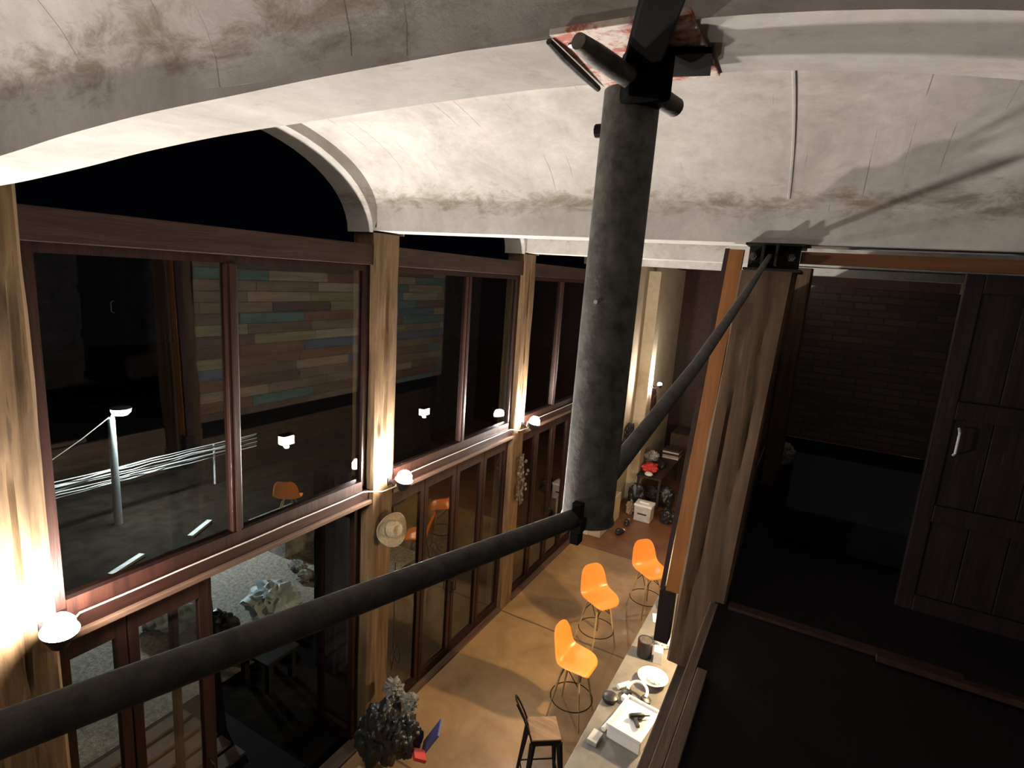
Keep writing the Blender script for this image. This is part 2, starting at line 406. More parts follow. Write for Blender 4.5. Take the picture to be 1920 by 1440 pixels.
# ------------------------------------------------------------------ rough timber posts
def rough_post(bm, x0, x1, y0, y1, z0, z1, seed=1, lean=(0, 0), cracks=(), amp=.012, top=None):
    """closed column; lean = shift in x,y of the bottom; cracks = (face, t, za, zb, depth); face 0:-Y 1:+X"""
    nsd = 14; nz = max(4, int((z1 - z0) / .07)); rings = []
    w_, d_ = x1 - x0, y1 - y0; ch = .018
    sec = []
    for f in range(4):
        for i in range(nsd):
            t = i / nsd
            sec.append((f, t))
    for k in range(nz + 1):
        z = z0 + (z1 - z0) * k / nz; s = (z1 - z) / (z1 - z0); ring = []
        for f, t in sec:
            tt = ch / w_ + t * (1 - 2 * ch / w_) * nsd / (nsd - 1) if True else t
            tt = min(tt, 1 - ch / w_)
            if f == 0: x, y, nx, ny = x0 + tt * w_, y0, 0, -1
            elif f == 1: x, y, nx, ny = x1, y0 + tt * d_, 1, 0
            elif f == 2: x, y, nx, ny = x1 - tt * w_, y1, 0, 1
            else: x, y, nx, ny = x0, y1 - tt * d_, -1, 0
            dd = amp * noise.noise(Vector((x * 4 + seed * 7, y * 4, z * 1.1))) + amp * .5 * noise.noise(Vector((x * 11, y * 11 + seed, z * 3)))
            for cf, ct, za, zb, dep in cracks:
                if cf == f and za < z < zb:
                    cc = ct + .05 * noise.noise(Vector((z * 1.7, seed, ct * 9)))
                    q = abs(tt - cc)
                    if q < .055: dd -= dep * (1 - q / .055) * min(1, (z - za) * 4, (zb - z) * 4)
            ring.append(bm.verts.new((x + nx * dd + lean[0] * s, y + ny * dd + lean[1] * s, z)))
        rings.append(ring)
    n = len(sec)
    for a, b in zip(rings, rings[1:]):
        for k in range(n): bm.faces.new((a[k], a[(k + 1) % n], b[(k + 1) % n], b[k]))
    bm.faces.new(rings[0][::-1]); bm.faces.new(rings[-1])
labs = {0: 'timber facade post behind the viewer', 1: 'cracked pale timber post at the left picture edge', 2: 'cracked timber post in the middle of the window wall, straw hat hung on it',
        3: 'third timber post along the windows, just left of the steel pipe', 4: 'far timber post hidden mostly behind the steel pipe'}
for r in range(5):
    y0 = ROW[r]; y1 = y0 + PD
    bm = NB()
    cr = [(1, .50, 2.9, 5.5, .05), (1, .30, 3.0, 3.9, .03), (0, .4, 0.5, 4, .02)] if r != 1 else [(1, .55, 2.6, 4.2, .05), (1, .82, 3.4, 5.2, .04), (1, .3, 3.3, 3.7, .04)]
    rough_post(bm, -.30, 0, y0, y1, 0, 5.60, seed=r + 3, cracks=cr)
    props(obj('timber_post', bm, 'post', smooth=35), labs[r], 'post', group='timber posts of the window wall', kind='structure')

# ------------------------------------------------------------------ facade: windows above, folding leaves below
def pane(parent, x, y0, y1, z0, z1, name='pane'):
    bm = NB(); bx(bm, x - .003, x + .003, y0, y1, z0, z1); return obj(name, bm, 'glass', parent)
wl = {0: 'tall window behind the viewer', 1: 'largest two-pane window, nearest bay, street light seen through it', 2: 'two-pane window of the middle bay', 3: 'two-pane window of the third bay, cut by the steel pipe'}
for i in range(4):
    a = ROW[i] + PD; b = ROW[i + 1]
    t = thing('window_%d' % (i + 1), wl[i], 'window', (XG, a, 3.0), kind='structure')
    bm = NB()
    bx(bm, XG - .05, XG + .035, a, a + .075, 3.07, 5.30); bx(bm, XG - .05, XG + .035, b - .075, b, 3.07, 5.30)
    bx(bm, XG - .05, XG + .035, a + .075, b - .075, 5.24, 5.30); bx(bm, XG - .05, XG + .05, a + .075, b - .075, 3.03, 3.13)
    obj('window_frame', bm, 'frame', t)
    m_ = (a + .44 * (b - a)) if i != 2 else a + .52 * (b - a)
    if i == 1: m_ = 3.655
    bm = NB(); bx(bm, XG - .035, XG + .04, m_ - .045, m_ + .045, 3.13, 5.24, bevel=.008); bx(bm, XG + .04, XG + .055, m_ - .018, m_ + .018, 3.13, 5.24)
    obj('mullion', bm, 'frame', t)
    pane(t, XG, a + .075, m_ - .045, 3.13, 5.24); pane(t, XG, m_ + .045, b - .075, 3.13, 5.24)
    # lintel
    bm = NB(); bx(bm, -.26, -.03, a - .02, b + .02, 5.30, 5.49, bevel=.006)
    props(obj('lintel', bm, 'head'), ['dark timber lintel behind the viewer', 'dark timber lintel above the nearest window', 'dark timber lintel above the middle window', 'dark timber lintel above the third window'][i], 'lintel', kind='structure')
    # ledge with moulding
    L = thing('ledge', ['timber ledge behind the viewer', 'long timber ledge under the nearest window', 'timber ledge under the middle window', 'timber ledge under the third window'][i], 'ledge', (0, a, 2.85), kind='structure')
    bm = NB(); bx(bm, -.24, -.03, a, b, 2.86, 3.03); obj('transom_beam', bm, 'frameh', L)
    bm = NB(); bx(bm, -.03, .012, a, b, 2.885, 2.925, bevel=.006); obj('lower_moulding', bm, 'ledge', L)

dl = {1: ['folding glass door leaf by the left picture edge', 'second folding glass door leaf of the nearest bay', 'door leaf of the nearest bay swung open to the outside', 'door leaf folded open against the hat post'],
      2: ['folding glass door leaf right of the hat post', 'second folding door leaf of the middle bay', 'third folding door leaf of the middle bay', 'folding door leaf left of the third post'],
      3: ['folding door leaf right of the third post', 'second folding door leaf of the far bay', 'third folding door leaf of the far bay', 'folding door leaf next to the plaster wall'],
      0: ['door leaf behind the viewer, first', 'door leaf behind the viewer, second', 'door leaf behind the viewer, third', 'door leaf behind the viewer, fourth']}
nd = 0
for i in (0, 1, 2, 3):
    a = ROW[i] + PD; b = ROW[i + 1]
    bm = NB(); bx(bm, -.16, .01, a, b, 0, .03)
    props(obj('trim_%d' % (i + 1), bm, 'ledge'), ['door sill behind the viewer', 'timber door sill of the nearest bay', 'timber door sill of the middle bay', 'timber door sill of the far bay'][i], 'sill', kind='structure')
    n = 4; wdt = (b - a) / n
    for k in range(n):
        nd += 1; ya = a + k * wdt + .006; yb = a + (k + 1) * wdt - .006
        if i == 1:
            ya, yb = ((2.396, 2.80), (2.81, 3.39), (3.44, 3.99), (4.96, 5.11))[k]
            if k == 2:   # leaf swung open, square to the facade
                t = thing('door_%d' % nd, dl[i][k], 'door', (XG, 3.43, .03), kind='structure')
                bm = NB()
                for (p, q) in ((-.13, -.20), (-.60, -.67)): bx(bm, q, p, 3.40, 3.45, .03, 2.86, bevel=.004)
                bx(bm, -.60, -.20, 3.40, 3.45, .03, .15); bx(bm, -.60, -.20, 3.40, 3.45, 2.70, 2.86); obj('leaf_frame', bm, 'frame', t)
                bm = NB(); bx(bm, -.60, -.20, 3.422, 3.428, .15, 2.70); obj('pane', bm, 'glass', t); continue
            if k == 3:
                t = thing('door_%d' % nd, dl[i][k], 'door', (XG, 5.0, .03), kind='structure')
                bm = NB()
                for (p, q) in ((-.13, -.20), (-.60, -.67)): bx(bm, q, p, 5.02, 5.07, .03, 2.86, bevel=.004)
                bx(bm, -.60, -.20, 5.02, 5.07, .03, .15); bx(bm, -.60, -.20, 5.02, 5.07, 2.70, 2.86); obj('leaf_frame', bm, 'frame', t)
                bm = NB(); bx(bm, -.60, -.20, 5.042, 5.048, .15, 2.70); obj('pane', bm, 'glass', t); continue
        t = thing('door_%d' % nd, dl[i][k], 'door', (XG, ya, .03), kind='structure')
        bm = NB()
        for (p, q) in ((ya, ya + .07), (yb - .07, yb)): bx(bm, XG - .03, XG + .025, p, q, .03, 2.86, bevel=.004)
        bx(bm, XG - .03, XG + .025, ya + .07, yb - .07, .03, .15); bx(bm, XG - .03, XG + .025, ya + .07, yb - .07, 2.70, 2.86)
        lf = obj('leaf_frame', bm, 'frame', t)
        pane(t, XG, ya + .07, yb - .07, .15, 2.70)
        if k in (1, 2):
            bm = NB(); yh = yb - .035 if k == 1 else ya + .035
            tube(bm, [(XG + .025, yh, 1.0), (XG + .07, yh, 1.02), (XG + .07, yh, 1.18), (XG + .025, yh, 1.2)], .008, 8); obj('door_handle', bm, 'blacksteel', lf, smooth=True)

# ------------------------------------------------------------------ plaster wall and end wall
bm = NB(); bx(bm, -.14, .16, ROW[4] + PD + .003, 18.0, 0, 5.76)
props(obj('wall_left', bm, 'plaster'), 'beige plastered wall continuing past the windows', 'wall', kind='structure')
bm = NB(); bx(bm, .163, .44, 14.1, 14.5, 0, 5.60)
props(obj('wall_pier', bm, 'plaster'), 'plastered pier lit from below by the farthest flood lamp', 'pier', kind='structure')
bm = NB(); bx(bm, .163, .42, 11.62, 12.9, 0, .62, bevel=.01)
props(obj('masonry_bench', bm, 'plaster'), 'low beige masonry plinth at the foot of the far wall', 'plinth')
bm = NB(); bx(bm, -.1, 6.6, 18.003, 18.2, 0, 6.2)
props(obj('wall_back', bm, 'head'), 'brown boarded end wall of the hall', 'wall', kind='structure')
bm = NB(); bx(bm, 6.6, 6.75, -2.5, 18.2, 0, 6.1)
props(obj('wall_right', bm, 'block'), 'dark right-hand outer wall', 'wall', kind='structure')
bm = NB(); bx(bm, -.2, 6.75, -2.65, -2.5, 0, 6.1)
props(obj('wall_front', bm, 'block'), 'dark wall behind the viewer', 'wall', kind='structure')
# plank clad mezzanine wall, faces the hall
t = thing('wall_mezzanine', 'plank wall of the mezzanine in reclaimed boards, mirrored in the window glass', 'wall', (XW, 5.46, 3.0), kind='structure')
bm = NB(); bx(bm, XW, XW + .08, 5.48, 11.1, 3.0, 5.20); obj('board_cladding', bm, 'plank', t)
# mezzanine floor slab + back wall of that room
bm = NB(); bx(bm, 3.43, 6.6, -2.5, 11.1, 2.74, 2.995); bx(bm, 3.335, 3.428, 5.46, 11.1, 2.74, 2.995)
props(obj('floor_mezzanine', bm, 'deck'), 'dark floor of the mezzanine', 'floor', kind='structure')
def block_wall():
    m, nt, b, P = base_mat('dark_block_wall', .9)
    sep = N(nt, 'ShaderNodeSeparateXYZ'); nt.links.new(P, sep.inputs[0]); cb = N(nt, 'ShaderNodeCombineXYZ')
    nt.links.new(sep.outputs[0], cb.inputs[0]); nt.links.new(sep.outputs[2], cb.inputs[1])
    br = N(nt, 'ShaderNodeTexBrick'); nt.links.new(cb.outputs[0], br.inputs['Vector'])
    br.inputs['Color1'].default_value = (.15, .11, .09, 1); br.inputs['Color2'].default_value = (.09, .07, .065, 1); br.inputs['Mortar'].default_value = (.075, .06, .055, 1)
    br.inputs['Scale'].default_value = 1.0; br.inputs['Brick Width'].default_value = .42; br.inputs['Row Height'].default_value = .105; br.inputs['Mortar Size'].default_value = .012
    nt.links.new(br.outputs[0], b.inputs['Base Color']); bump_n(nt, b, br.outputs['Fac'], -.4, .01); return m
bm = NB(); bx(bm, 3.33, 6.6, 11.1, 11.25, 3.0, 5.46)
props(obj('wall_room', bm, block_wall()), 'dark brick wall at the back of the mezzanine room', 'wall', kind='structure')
bm = NB(); bx(bm, 5.6, 5.75, -2.5, 14, 0, 2.74)
props(obj('wall_kitchen', bm, 'shed'), 'dark boarded wall under the mezzanine', 'wall', kind='structure')

# mezzanine edge
bm = NB(); bx(bm, 3.20, 3.40, -1.5, 5.47, 2.16, 2.38, bevel=.01)
props(obj('edge_beam', bm, 'edge'), 'dark timber beam along the edge of the mezzanine, above the counter', 'beam', kind='structure')
bm = NB(); bx(bm, 3.372, 3.43, 3.3, 5.10, 2.72, 3.0, bevel=.004)
props(obj('trim_5', bm, 'pale'), 'pale board edging the mezzanine floor, beside the right post', 'board', kind='structure')
bm = NB(); bx(bm, 3.44, 3.50, -1.4, 4.22, 2.996, 3.045, bevel=.004)
props(obj('trim_6', bm, 'pale'), 'pale kerb board nearest the viewer on the mezzanine edge', 'board', kind='structure')
bm = NB(); bx(bm, 3.50, 4.9, 5.08, 5.16, 2.996, 3.02)
props(obj('trim_7', bm, 'head'), 'thin sliding-door track on the mezzanine floor', 'track', kind='structure')

# right timber post with steel head bracket
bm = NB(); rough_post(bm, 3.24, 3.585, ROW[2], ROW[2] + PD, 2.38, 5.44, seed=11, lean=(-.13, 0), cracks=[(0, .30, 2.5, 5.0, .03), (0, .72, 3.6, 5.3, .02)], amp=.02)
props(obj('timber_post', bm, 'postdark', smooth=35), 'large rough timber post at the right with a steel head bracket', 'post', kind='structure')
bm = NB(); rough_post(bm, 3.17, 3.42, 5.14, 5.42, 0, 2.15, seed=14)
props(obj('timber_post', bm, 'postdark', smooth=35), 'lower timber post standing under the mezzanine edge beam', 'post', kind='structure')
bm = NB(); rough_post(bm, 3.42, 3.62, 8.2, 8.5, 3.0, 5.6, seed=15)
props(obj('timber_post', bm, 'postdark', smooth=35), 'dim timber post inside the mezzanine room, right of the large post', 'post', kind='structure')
t = thing('post_head_bracket', 'dark bolted steel bracket on the head of the right timber post', 'bracket', (3.42, 5.0, 5.44))
bm = NB(); bx(bm, 3.27, 3.62, 5.02, 5.46, 5.44, 5.455); bx(bm, 3.27, 3.62, 5.02, 5.46, 5.60, 5.615); bx(bm, 3.29, 3.60, 5.10, 5.116, 5.455, 5.60)
obj('channel', bm, 'blacksteel', t)
for x in (3.39, 3.47):
    bm = NB(); bx(bm, x - .008, x + .008, 4.93, 5.10, 5.47, 5.60, bevel=.003); obj('ear_plate', bm, 'blacksteel', t)
for x in (3.32, 3.55):
    bm = NB(); tube(bm, [(x, 5.10, 5.53), (x, 5.05, 5.53)], .026, 6); tube(bm, [(x, 5.05, 5.53), (x, 5.02, 5.53)], .013, 10); obj('bolt', bm, 'steel', t)
# orange stained jamb + header + hanging leaf
def lean_board(bm, xt0, xt1, xb0, xb1, y0, y1, z0, z1):
    v = [bm.verts.new(p) for p in ((xb0, y0, z0), (xb1, y0, z0), (xb1, y1, z0), (xb0, y1, z0), (xt0, y0, z1), (xt1, y0, z1), (xt1, y1, z1), (xt0, y1, z1))]
    for f in ((0, 3, 2, 1), (4, 5, 6, 7), (0, 1, 5, 4), (1, 2, 6, 5), (2, 3, 7, 6), (3, 0, 4, 7)): bm.faces.new([v[k] for k in f])
t = thing('door_frame', 'orange stained timber frame beside and right of the large post', 'door frame', (3.2, 5.16, 3.0))
bm = NB(); lean_board(bm, 3.155, 3.25, 3.03, 3.14, 5.15, 5.20, 2.95, 5.575); obj('jamb', bm, 'orange', t)
bm = NB(); bx(bm, 2.99, 3.10, 5.14, 5.26, 2.5, 2.94); obj('jamb_foot', bm, 'leaf', t)
bm = NB(); lean_board(bm, 3.125, 3.153, 2.985, 3.022, 5.16, 5.24, 2.95, 5.58); obj('jamb_edge', bm, 'head', t)
bm = NB(); bx(bm, 3.60, 5.9, 5.14, 5.20, 5.50, 5.575); obj('header', bm, 'orangeshade', t)
t = thing('sliding_door', 'dark boarded sliding door leaf at the right picture edge', 'door', (4.5, 5.2, 3.33))
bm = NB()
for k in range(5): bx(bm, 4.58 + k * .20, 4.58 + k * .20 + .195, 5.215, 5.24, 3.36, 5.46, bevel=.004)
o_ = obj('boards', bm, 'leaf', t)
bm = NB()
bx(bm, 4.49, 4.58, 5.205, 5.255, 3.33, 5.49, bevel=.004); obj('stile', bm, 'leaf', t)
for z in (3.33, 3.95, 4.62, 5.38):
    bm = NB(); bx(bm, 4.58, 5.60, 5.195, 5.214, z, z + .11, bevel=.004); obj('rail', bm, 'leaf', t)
bm = NB(); tube(bm, [(4.612, 5.194, 4.40), (4.612, 5.155, 4.42), (4.612, 5.155, 4.55), (4.612, 5.194, 4.57)], .007, 8); obj('door_handle', bm, 'lampmetal', t, smooth=True)
# bottom guide
bm = NB(); bx(bm, 4.42, 5.9, 4.98, 5.03, 3.02, 3.06)
props(obj('trim_8', bm, 'head'), 'faint floor guide rail under the sliding door', 'rail', kind='structure')
# mattress/dark bed in the room
bm = NB(); bx(bm, 3.75, 5.5, 6.6, 8.8, 2.996, 3.35, bevel=.06)
props(obj('bed', bm, 'bedding', smooth=True), 'low bed under dark blue cloth in the unlit mezzanine room', 'bed')
bm = NB(); blob(bm, (3.62, 9.3, 3.13), (.14, .16, .18), 3)
props(obj('bundle', bm, 'rock', smooth=True), 'dim cloth bundle beside the inner post of the mezzanine room', 'bundle')

# ------------------------------------------------------------------ steel king post and tie rods
KX, KY = 3.35, 2.18
t = thing('steel_king_post', 'thick dark steel pipe hanging from the nearest concrete beam', 'steel pipe', (KX, KY, 4.73))
bm = NB(); tube(bm, [(KX, KY, 4.735), (KX, KY, 4.75), (KX + .002, KY, 5.2), (KX + .006, KY, 5.69)], [.066, .0615, .0605, .0585], 40); obj('pipe', bm, 'galv', t, smooth=True)
bm = NB(); bx(bm, KX - .012, KX + .012, KY - .08, KY - .05, 4.70, 4.80, bevel=.003); bx(bm, KX - .03, KX + .02, KY - .09, KY - .055, 4.735, 4.765, bevel=.003); obj('lower_lug', bm, 'blacksteel', t)
bm = NB(); tube(bm, [(KX - .045, KY - .01, 5.615), (KX - .064, KY - .01, 5.615)], .014, 10); obj('side_bolt', bm, 'blacksteel', t)
bm = NB(); tube(bm, [(KX - .006, KY - .063, 5.255), (KX - .006, KY - .069, 5.255)], .0045, 8); obj('rivet', bm, 'white', t)
bm = NB(); bx(bm, 3.235, 3.50, 2.015, 2.325, 5.752, 5.764, bevel=.002); o_ = hpl = obj('head_plate', bm, 'primer', t); o_['label'] = 'plate with flaking red primer'
bm = NB(); tube(bm, [(3.262, 2.07, 5.7495), (3.262, 2.07, 5.752)], .011, 14); obj('plate_hole', bm, 'black', hpl)
bm = NB(); tube(bm, [(3.335, 1.93, 5.700), (3.345, 1.99, 5.697), (3.425, 2.27, 5.68)], [.014, .02, .02], 16); obj('cross_tube', bm, 'galv', t, smooth=True)
bm = NB(); bx(bm, -.045, .045, -.04, .04, -.05, .05, Matrix.Translation((3.395, 2.135, 5.70)) @ Matrix.Rotation(.6, 4, 'Z'), bevel=.012); obj('head_block', bm, 'shadesteel', t)
bm = NB(); bx(bm, -.042, .042, -.06, .06, -.006, .006, Matrix.Translation((3.462, 2.20, 5.742)) @ Matrix.Rotation(.2, 4, 'Z')); obj('shade_tab', bm, 'shadesteel', t)  # added dark tab, stands for shadow and dark plate beside the pipe head
bm = NB(); bx(bm, -.034, .034, -.36, 0, -.012, .012, Matrix.Translation((3.395, 2.10, 5.715)) @ Matrix.Rotation(.42, 4, 'Z') @ Matrix.Rotation(-.10, 4, 'X'), bevel=.004); obj('top_strut', bm, 'shadesteel', t)
bm = NB(); tube(bm, [(3.228, 2.03, 5.748), (3.229, 2.10, 5.744), (3.226, 2.20, 5.746), (3.224, 2.315, 5.748)], [.006, .0085, .0085, .007], 8); obj('form_rod', bm, 'steel', t)
bm = NB(); A = Vector((3.352, 2.23, 4.79)); B = Vector((3.428, 4.98, 5.53))
tube(bm, [A, A + (B - A) * .02, A + (B - A) * .35 + Vector((0, 0, -.045)), A + (B - A) * .7 + Vector((0, 0, -.03)), B], [.02, .0245, .0235, .021, .015], 20)
props(obj('tie_rod', bm, 'steel', smooth=True), 'steel tie rod rising from the pipe foot to the right timber post', 'tie rod')
bm = NB(); A = Vector((3.345, 2.13, 4.757)); B = Vector((3.162, 1.285, 4.818)); D_ = (B - A)
tube(bm, [A, A + D_ * .03, A + D_ * .5, B, A + D_ * 2.2], [.018, .021, .022, .0225, .023], 24)
props(obj('tie_rod', bm, 'steel', smooth=True), 'thick steel tie rod running from the pipe foot to the lower left, nearest the viewer', 'tie rod')

# ------------------------------------------------------------------ flood lamps on the posts
def flood(loc, label, tilt=.22, s=1.3):
    t = thing('flood_lamp', label, 'lamp', loc, group='flood lamps on the posts')
    R_ = Matrix.Translation((0, 0, 0)) @ Matrix.Rotation(tilt, 4, 'Y') @ Matrix.Scale(s, 4)
    bm = NB(); lathe(bm, [(0, -.085), (.035, -.085), (.045, -.06), (.068, -.02), (.074, .0), (.068, .002), (.06, -.015), (0, -.02)], n=28, M=R_); hs = obj('housing', bm, 'blacksteel', t, world=False, smooth=True)
    bm = NB(); lathe(bm, [(.058, -.012), (.062, .012), (.056, .045), (.036, .070), (0, .080)], n=24, M=R_); obj('bulb', bm, 'bulb', hs, world=False, smooth=True)
    bm = NB(); bx(bm, -.2 - .0 + .0, -.188, -.03, .03, -.10, -.02); tube(bm, [(-.19, 0, -.06), (-.12, 0, -.10), (-.02, 0, -.085)], .01, 8); obj('arm', bm, 'blacksteel', t, world=False)
    return t
for r, lab in ((0, 'flood lamp on the post behind the viewer'), (1, 'flood lamp at the lower left, closest and most glaring'), (2, 'flood lamp above the straw hat on the middle post'), (3, 'flood lamp on the third post, left of the steel pipe')):
    flood((.2, ROW[r] + .27, 3.107), lab, s=1.3 if r else .72)
flood((.66, 14.3, 2.95), 'small far flood lamp against the plastered pier', tilt=-.25, s=.8)

# cables along the ledge
def cable(pts, lab, r=.006, m='cable', name='cable'):
    bm = NB(); tube(bm, pts, r, 6); return props(obj(name, bm, m, smooth=True), lab, 'cable')
for i, lab in ((1, 'grey cable running along the ledge of the nearest window'), (2, 'grey cable running along the ledge of the middle window'), (3, 'grey cable along the ledge of the third window')):
    a = ROW[i] + .36; b = ROW[i + 1]
    P_ = [(.11, a - .12, 3.02), (.02, a + .02, 3.0)] + [(-.012 + .003 * math.sin(k * 2.1), a + .1 + (b - a - .2) * k / 8, 3.035) for k in range(9)] + [(.03, b, 3.02), (.045, b + .12, 2.985), (.13, b + .24, 3.03)]
    cable(P_, lab)

# ------------------------------------------------------------------ plastic bar stools
def shell_bm():
    prof = [(.240, -.045, .120, 0, 0), (.228, -.012, .175, .004, 0), (.17, .006, .213, .020, 0), (.08, .002, .232, .038, 0), (-.02, -.008, .238, .050, .0), (-.10, -.004, .237, .055, .008),
            (-.160, .028, .232, .050, .03), (-.198, .085, .224, .035, .045), (-.218, .16, .215, .02, .052), (-.236, .25, .203, .008, .05), (-.252, .33, .182, 0, .042), (-.263, .385, .148, 0, .03), (-.267, .408, .095, 0, .018)]
    bm = NB(); nu = 12; rows = []
    for x, z, hw, cu, cx in prof:
        rows.append([bm.verts.new((x + cx * abs(u) ** 2.4, u * hw * 1.09, z + cu * abs(u) ** 2.6)) for u in [(-1 + 2 * k / nu) for k in range(nu + 1)]])
    for a, b in zip(rows, rows[1:]):
        for k in range(nu): bm.faces.new((a[k], a[k + 1], b[k + 1], b[k]))
    return bm
def make_stool():
    t = thing('bar_stool', 'x', 'bar stool', (0, 0, 0))
    bm = shell_bm(); bmesh.ops.translate(bm, verts=bm.verts, vec=(0, 0, .735))
    s = obj('shell_seat', bm, 'orangep', t, world=False, smooth=True)
    md = s.modifiers.new('thick', 'SOLIDIFY'); md.thickness = .009; md.offset = 0
    md = s.modifiers.new('sub', 'SUBSURF'); md.levels = 2; md.render_levels = 2
    for sx in (1, -1):
        for sy in (1, -1):
            bm = NB(); tube(bm, [(sx * .085, sy * .085, .715), (sx * .12, sy * .12, .60), (sx * .215, sy * .215, 0.0)], [.010, .015, .010], 10)
            obj('leg', bm, 'leg', t, world=False, smooth=True)
    bm = NB(); torus(bm, (0, 0, .235), .258, .0065); obj('foot_ring', bm, 'blacksteel', t, world=False, smooth=True)
    bm = NB(); r_ = .006
    for sx in (1, -1):
        tube(bm, [(sx * .085, -.085, .70), (sx * .135, .135, .50)], r_, 6); tube(bm, [(sx * .135, -.135, .50), (sx * .085, .085, .70)], r_, 6)
        tube(bm, [(-.085, sx * .085, .70), (.135, sx * .135, .50)], r_, 6)
    bx(bm, -.1, .1, -.1, .1, .708, .718)
    obj('wire_brace', bm, 'blacksteel', t, world=False)
    return t
stool = make_stool()
spots = [((1.79, 6.80, 0), math.atan2(-.02, .52), 'nearest orange plastic bar stool, seen from above beside the metal stool'),
         ((1.555, 8.30, 0), math.atan2(-.345, .55), 'middle orange plastic bar stool, facing the counter'),
         ((1.955, 9.56, 0), math.atan2(-.385, .50), 'farthest orange plastic bar stool, against the counter end')]
for k, (p, a, lab) in enumerate(spots):
    o = stool if k == 0 else copy_tree(stool)
    o.location = p; o.rotation_euler = (0, 0, a); props(o, lab, 'bar stool', 'orange bar stools')
# orange garden chair outside, mirrored/seen through the nearest window
def garden_chair():
    t = thing('shell_chair', 'red-orange shell chair outside, low in the nearest window', 'chair', (-4.55, 7.86, .424), 2.2)
    bm = shell_bm(); bmesh.ops.translate(bm, verts=bm.verts, vec=(0, 0, .44))
    s = obj('shell_seat', bm, 'orangep', t, world=False, smooth=True)
    md = s.modifiers.new('thick', 'SOLIDIFY'); md.thickness = .009; md.offset = 0
    md = s.modifiers.new('sub', 'SUBSURF'); md.levels = 2; md.render_levels = 2
    for sx in (1, -1):
        for sy in (1, -1):
            bm = NB(); tube(bm, [(sx * .08, sy * .08, .42), (sx * .2, sy * .2, 0)], .012, 8); obj('leg', bm, 'leg', t, world=False, smooth=True)
garden_chair()
bm = NB(); bx(bm, -5.1, -4.1, 7.4, 8.4, -.06, .419); props(obj('terrace_step', bm, 'rock'), 'raised stone terrace outside carrying the shell chair', 'terrace')

# metal stool with low hoop back
t = thing('metal_bar_stool', 'dark metal bar stool with wooden seat and hoop back, at the bottom edge', 'bar stool', (1.93, 5.63, 0), math.radians(36))
bm = NB(); bx(bm, -.155, .155, -.155, .155, .745, .765, bevel=.012); obj('seat', bm, 'seatwood', t, world=False)
bm = NB(); bx(bm, -.15, .15, -.15, -.13, .69, .744); bx(bm, -.15, .15, .13, .15, .69, .744); bx(bm, -.15, -.13, -.129, .129, .69, .744); bx(bm, .13, .15, -.129, .129, .69, .744); obj('apron', bm, 'blacksteel', t, world=False)
for sx in (1, -1):
    for sy in (1, -1):
        bm = NB(); v = [(sx * .135, sy * .135, .71), (sx * .21, sy * .21, 0)]
        tube(bm, v, [.034, .015], 4); obj('leg', bm, 'blacksteel', t, world=False)
bm = NB()
for (a, b) in (((1, 1), (1, -1)), ((1, -1), (-1, -1)), ((-1, -1), (-1, 1)), ((-1, 1), (1, 1))):
    tube(bm, [(a[0] * .188, a[1] * .188, .2), (b[0] * .188, b[1] * .188, .2)], .008, 8)
obj('foot_rail', bm, 'blacksteel', t, world=False)
bm = NB(); hp = []
for k in range(17):
    q = -1 + k / 8; hp.append((-.15 - .16 * (1 - abs(q) ** 3), .15 * math.copysign(min(1, abs(q) ** .6 * 1.0), q) , .745 + .36 * (1 - abs(q) ** 3)))
hp = [(-.15, -.145, .745), (-.19, -.12, .85), (-.245, -.075, .98), (-.285, -.04, 1.065), (-.305, -.01, 1.10), (-.312, .03, 1.112), (-.305, .07, 1.10), (-.285, .09, 1.065), (-.245, .115, .98), (-.19, .14, .85), (-.15, .145, .745)]
tube(bm, hp, .0095, 10); obj('hoop_back', bm, 'blacksteel', t, world=False, smooth=True)
for s in (-.05, .05):
    bm = NB(); tube(bm, [(-.15, s, .75), (-.31, s * .8, 1.085)], .006, 8); obj('back_wire', bm, 'blacksteel', t, world=False)

# ------------------------------------------------------------------ counter and what stands on it
t = thing('counter', 'long grey concrete bar counter running under the mezzanine edge', 'counter', (2.76, 6.2, 0))
bm = NB(); bx(bm, 2.372, 3.14, 3.2, 8.9, .945, 1.0, bevel=.006); obj('worktop', bm, 'counter', t)
bm = NB(); bx(bm, 2.56, 3.08, 3.3, 8.8, 0, .944); obj('counter_body', bm, 'counterb', t)
ZC = 1.001
t = thing('pot', 'black cylindrical pot on the counter', 'pot', (2.555, 7.02, ZC))
bm = NB(); lathe(bm, [(0, 0), (.083, 0), (.088, .01), (.088, .205), (.084, .21), (.08, .20), (.08, .03), (0, .03)], n=32); obj('body', bm, 'black', t, world=False, smooth=30)
bm = NB(); lathe(bm, [(0, .195), (.074, .195), (.078, .2), (.074, .206), (0, .208)], n=32); obj('lid', bm, 'steel', t, world=False, smooth=30)
bm = NB(); blob(bm, (2.70, 7.35, ZC + .075), (.10, .11, .1), 5, .3); props(obj('plastic_bag', bm, 'paper', smooth=25), 'crumpled white bag behind the black pot', 'bag')
bm = NB(); bx(bm, -.05, .05, -.065, .065, 0, .15, Matrix.Translation((2.715, 7.02, ZC)) @ Matrix.Rotation(.2, 4, 'Z'), bevel=.005); props(obj('carton', bm, 'paper'), 'small white carton right of the black pot', 'carton')
t = thing('bowl', 'shallow white bowl on the counter below the pot', 'bowl', (2.76, 6.62, ZC))
bm = NB(); lathe(bm, [(0, 0), (.06, 0), (.075, .006), (.14, .05), (.165, .075), (.161, .078), (.13, .055), (.07, .014), (0, .012)], n=40); obj('dish', bm, 'white', t, world=False, smooth=60)
bm = NB(); blob(bm, (.02, .01, .04), (.07, .06, .03), 8, .4); obj('crumpled_napkin', bm, 'paper', t, world=False, smooth=25)
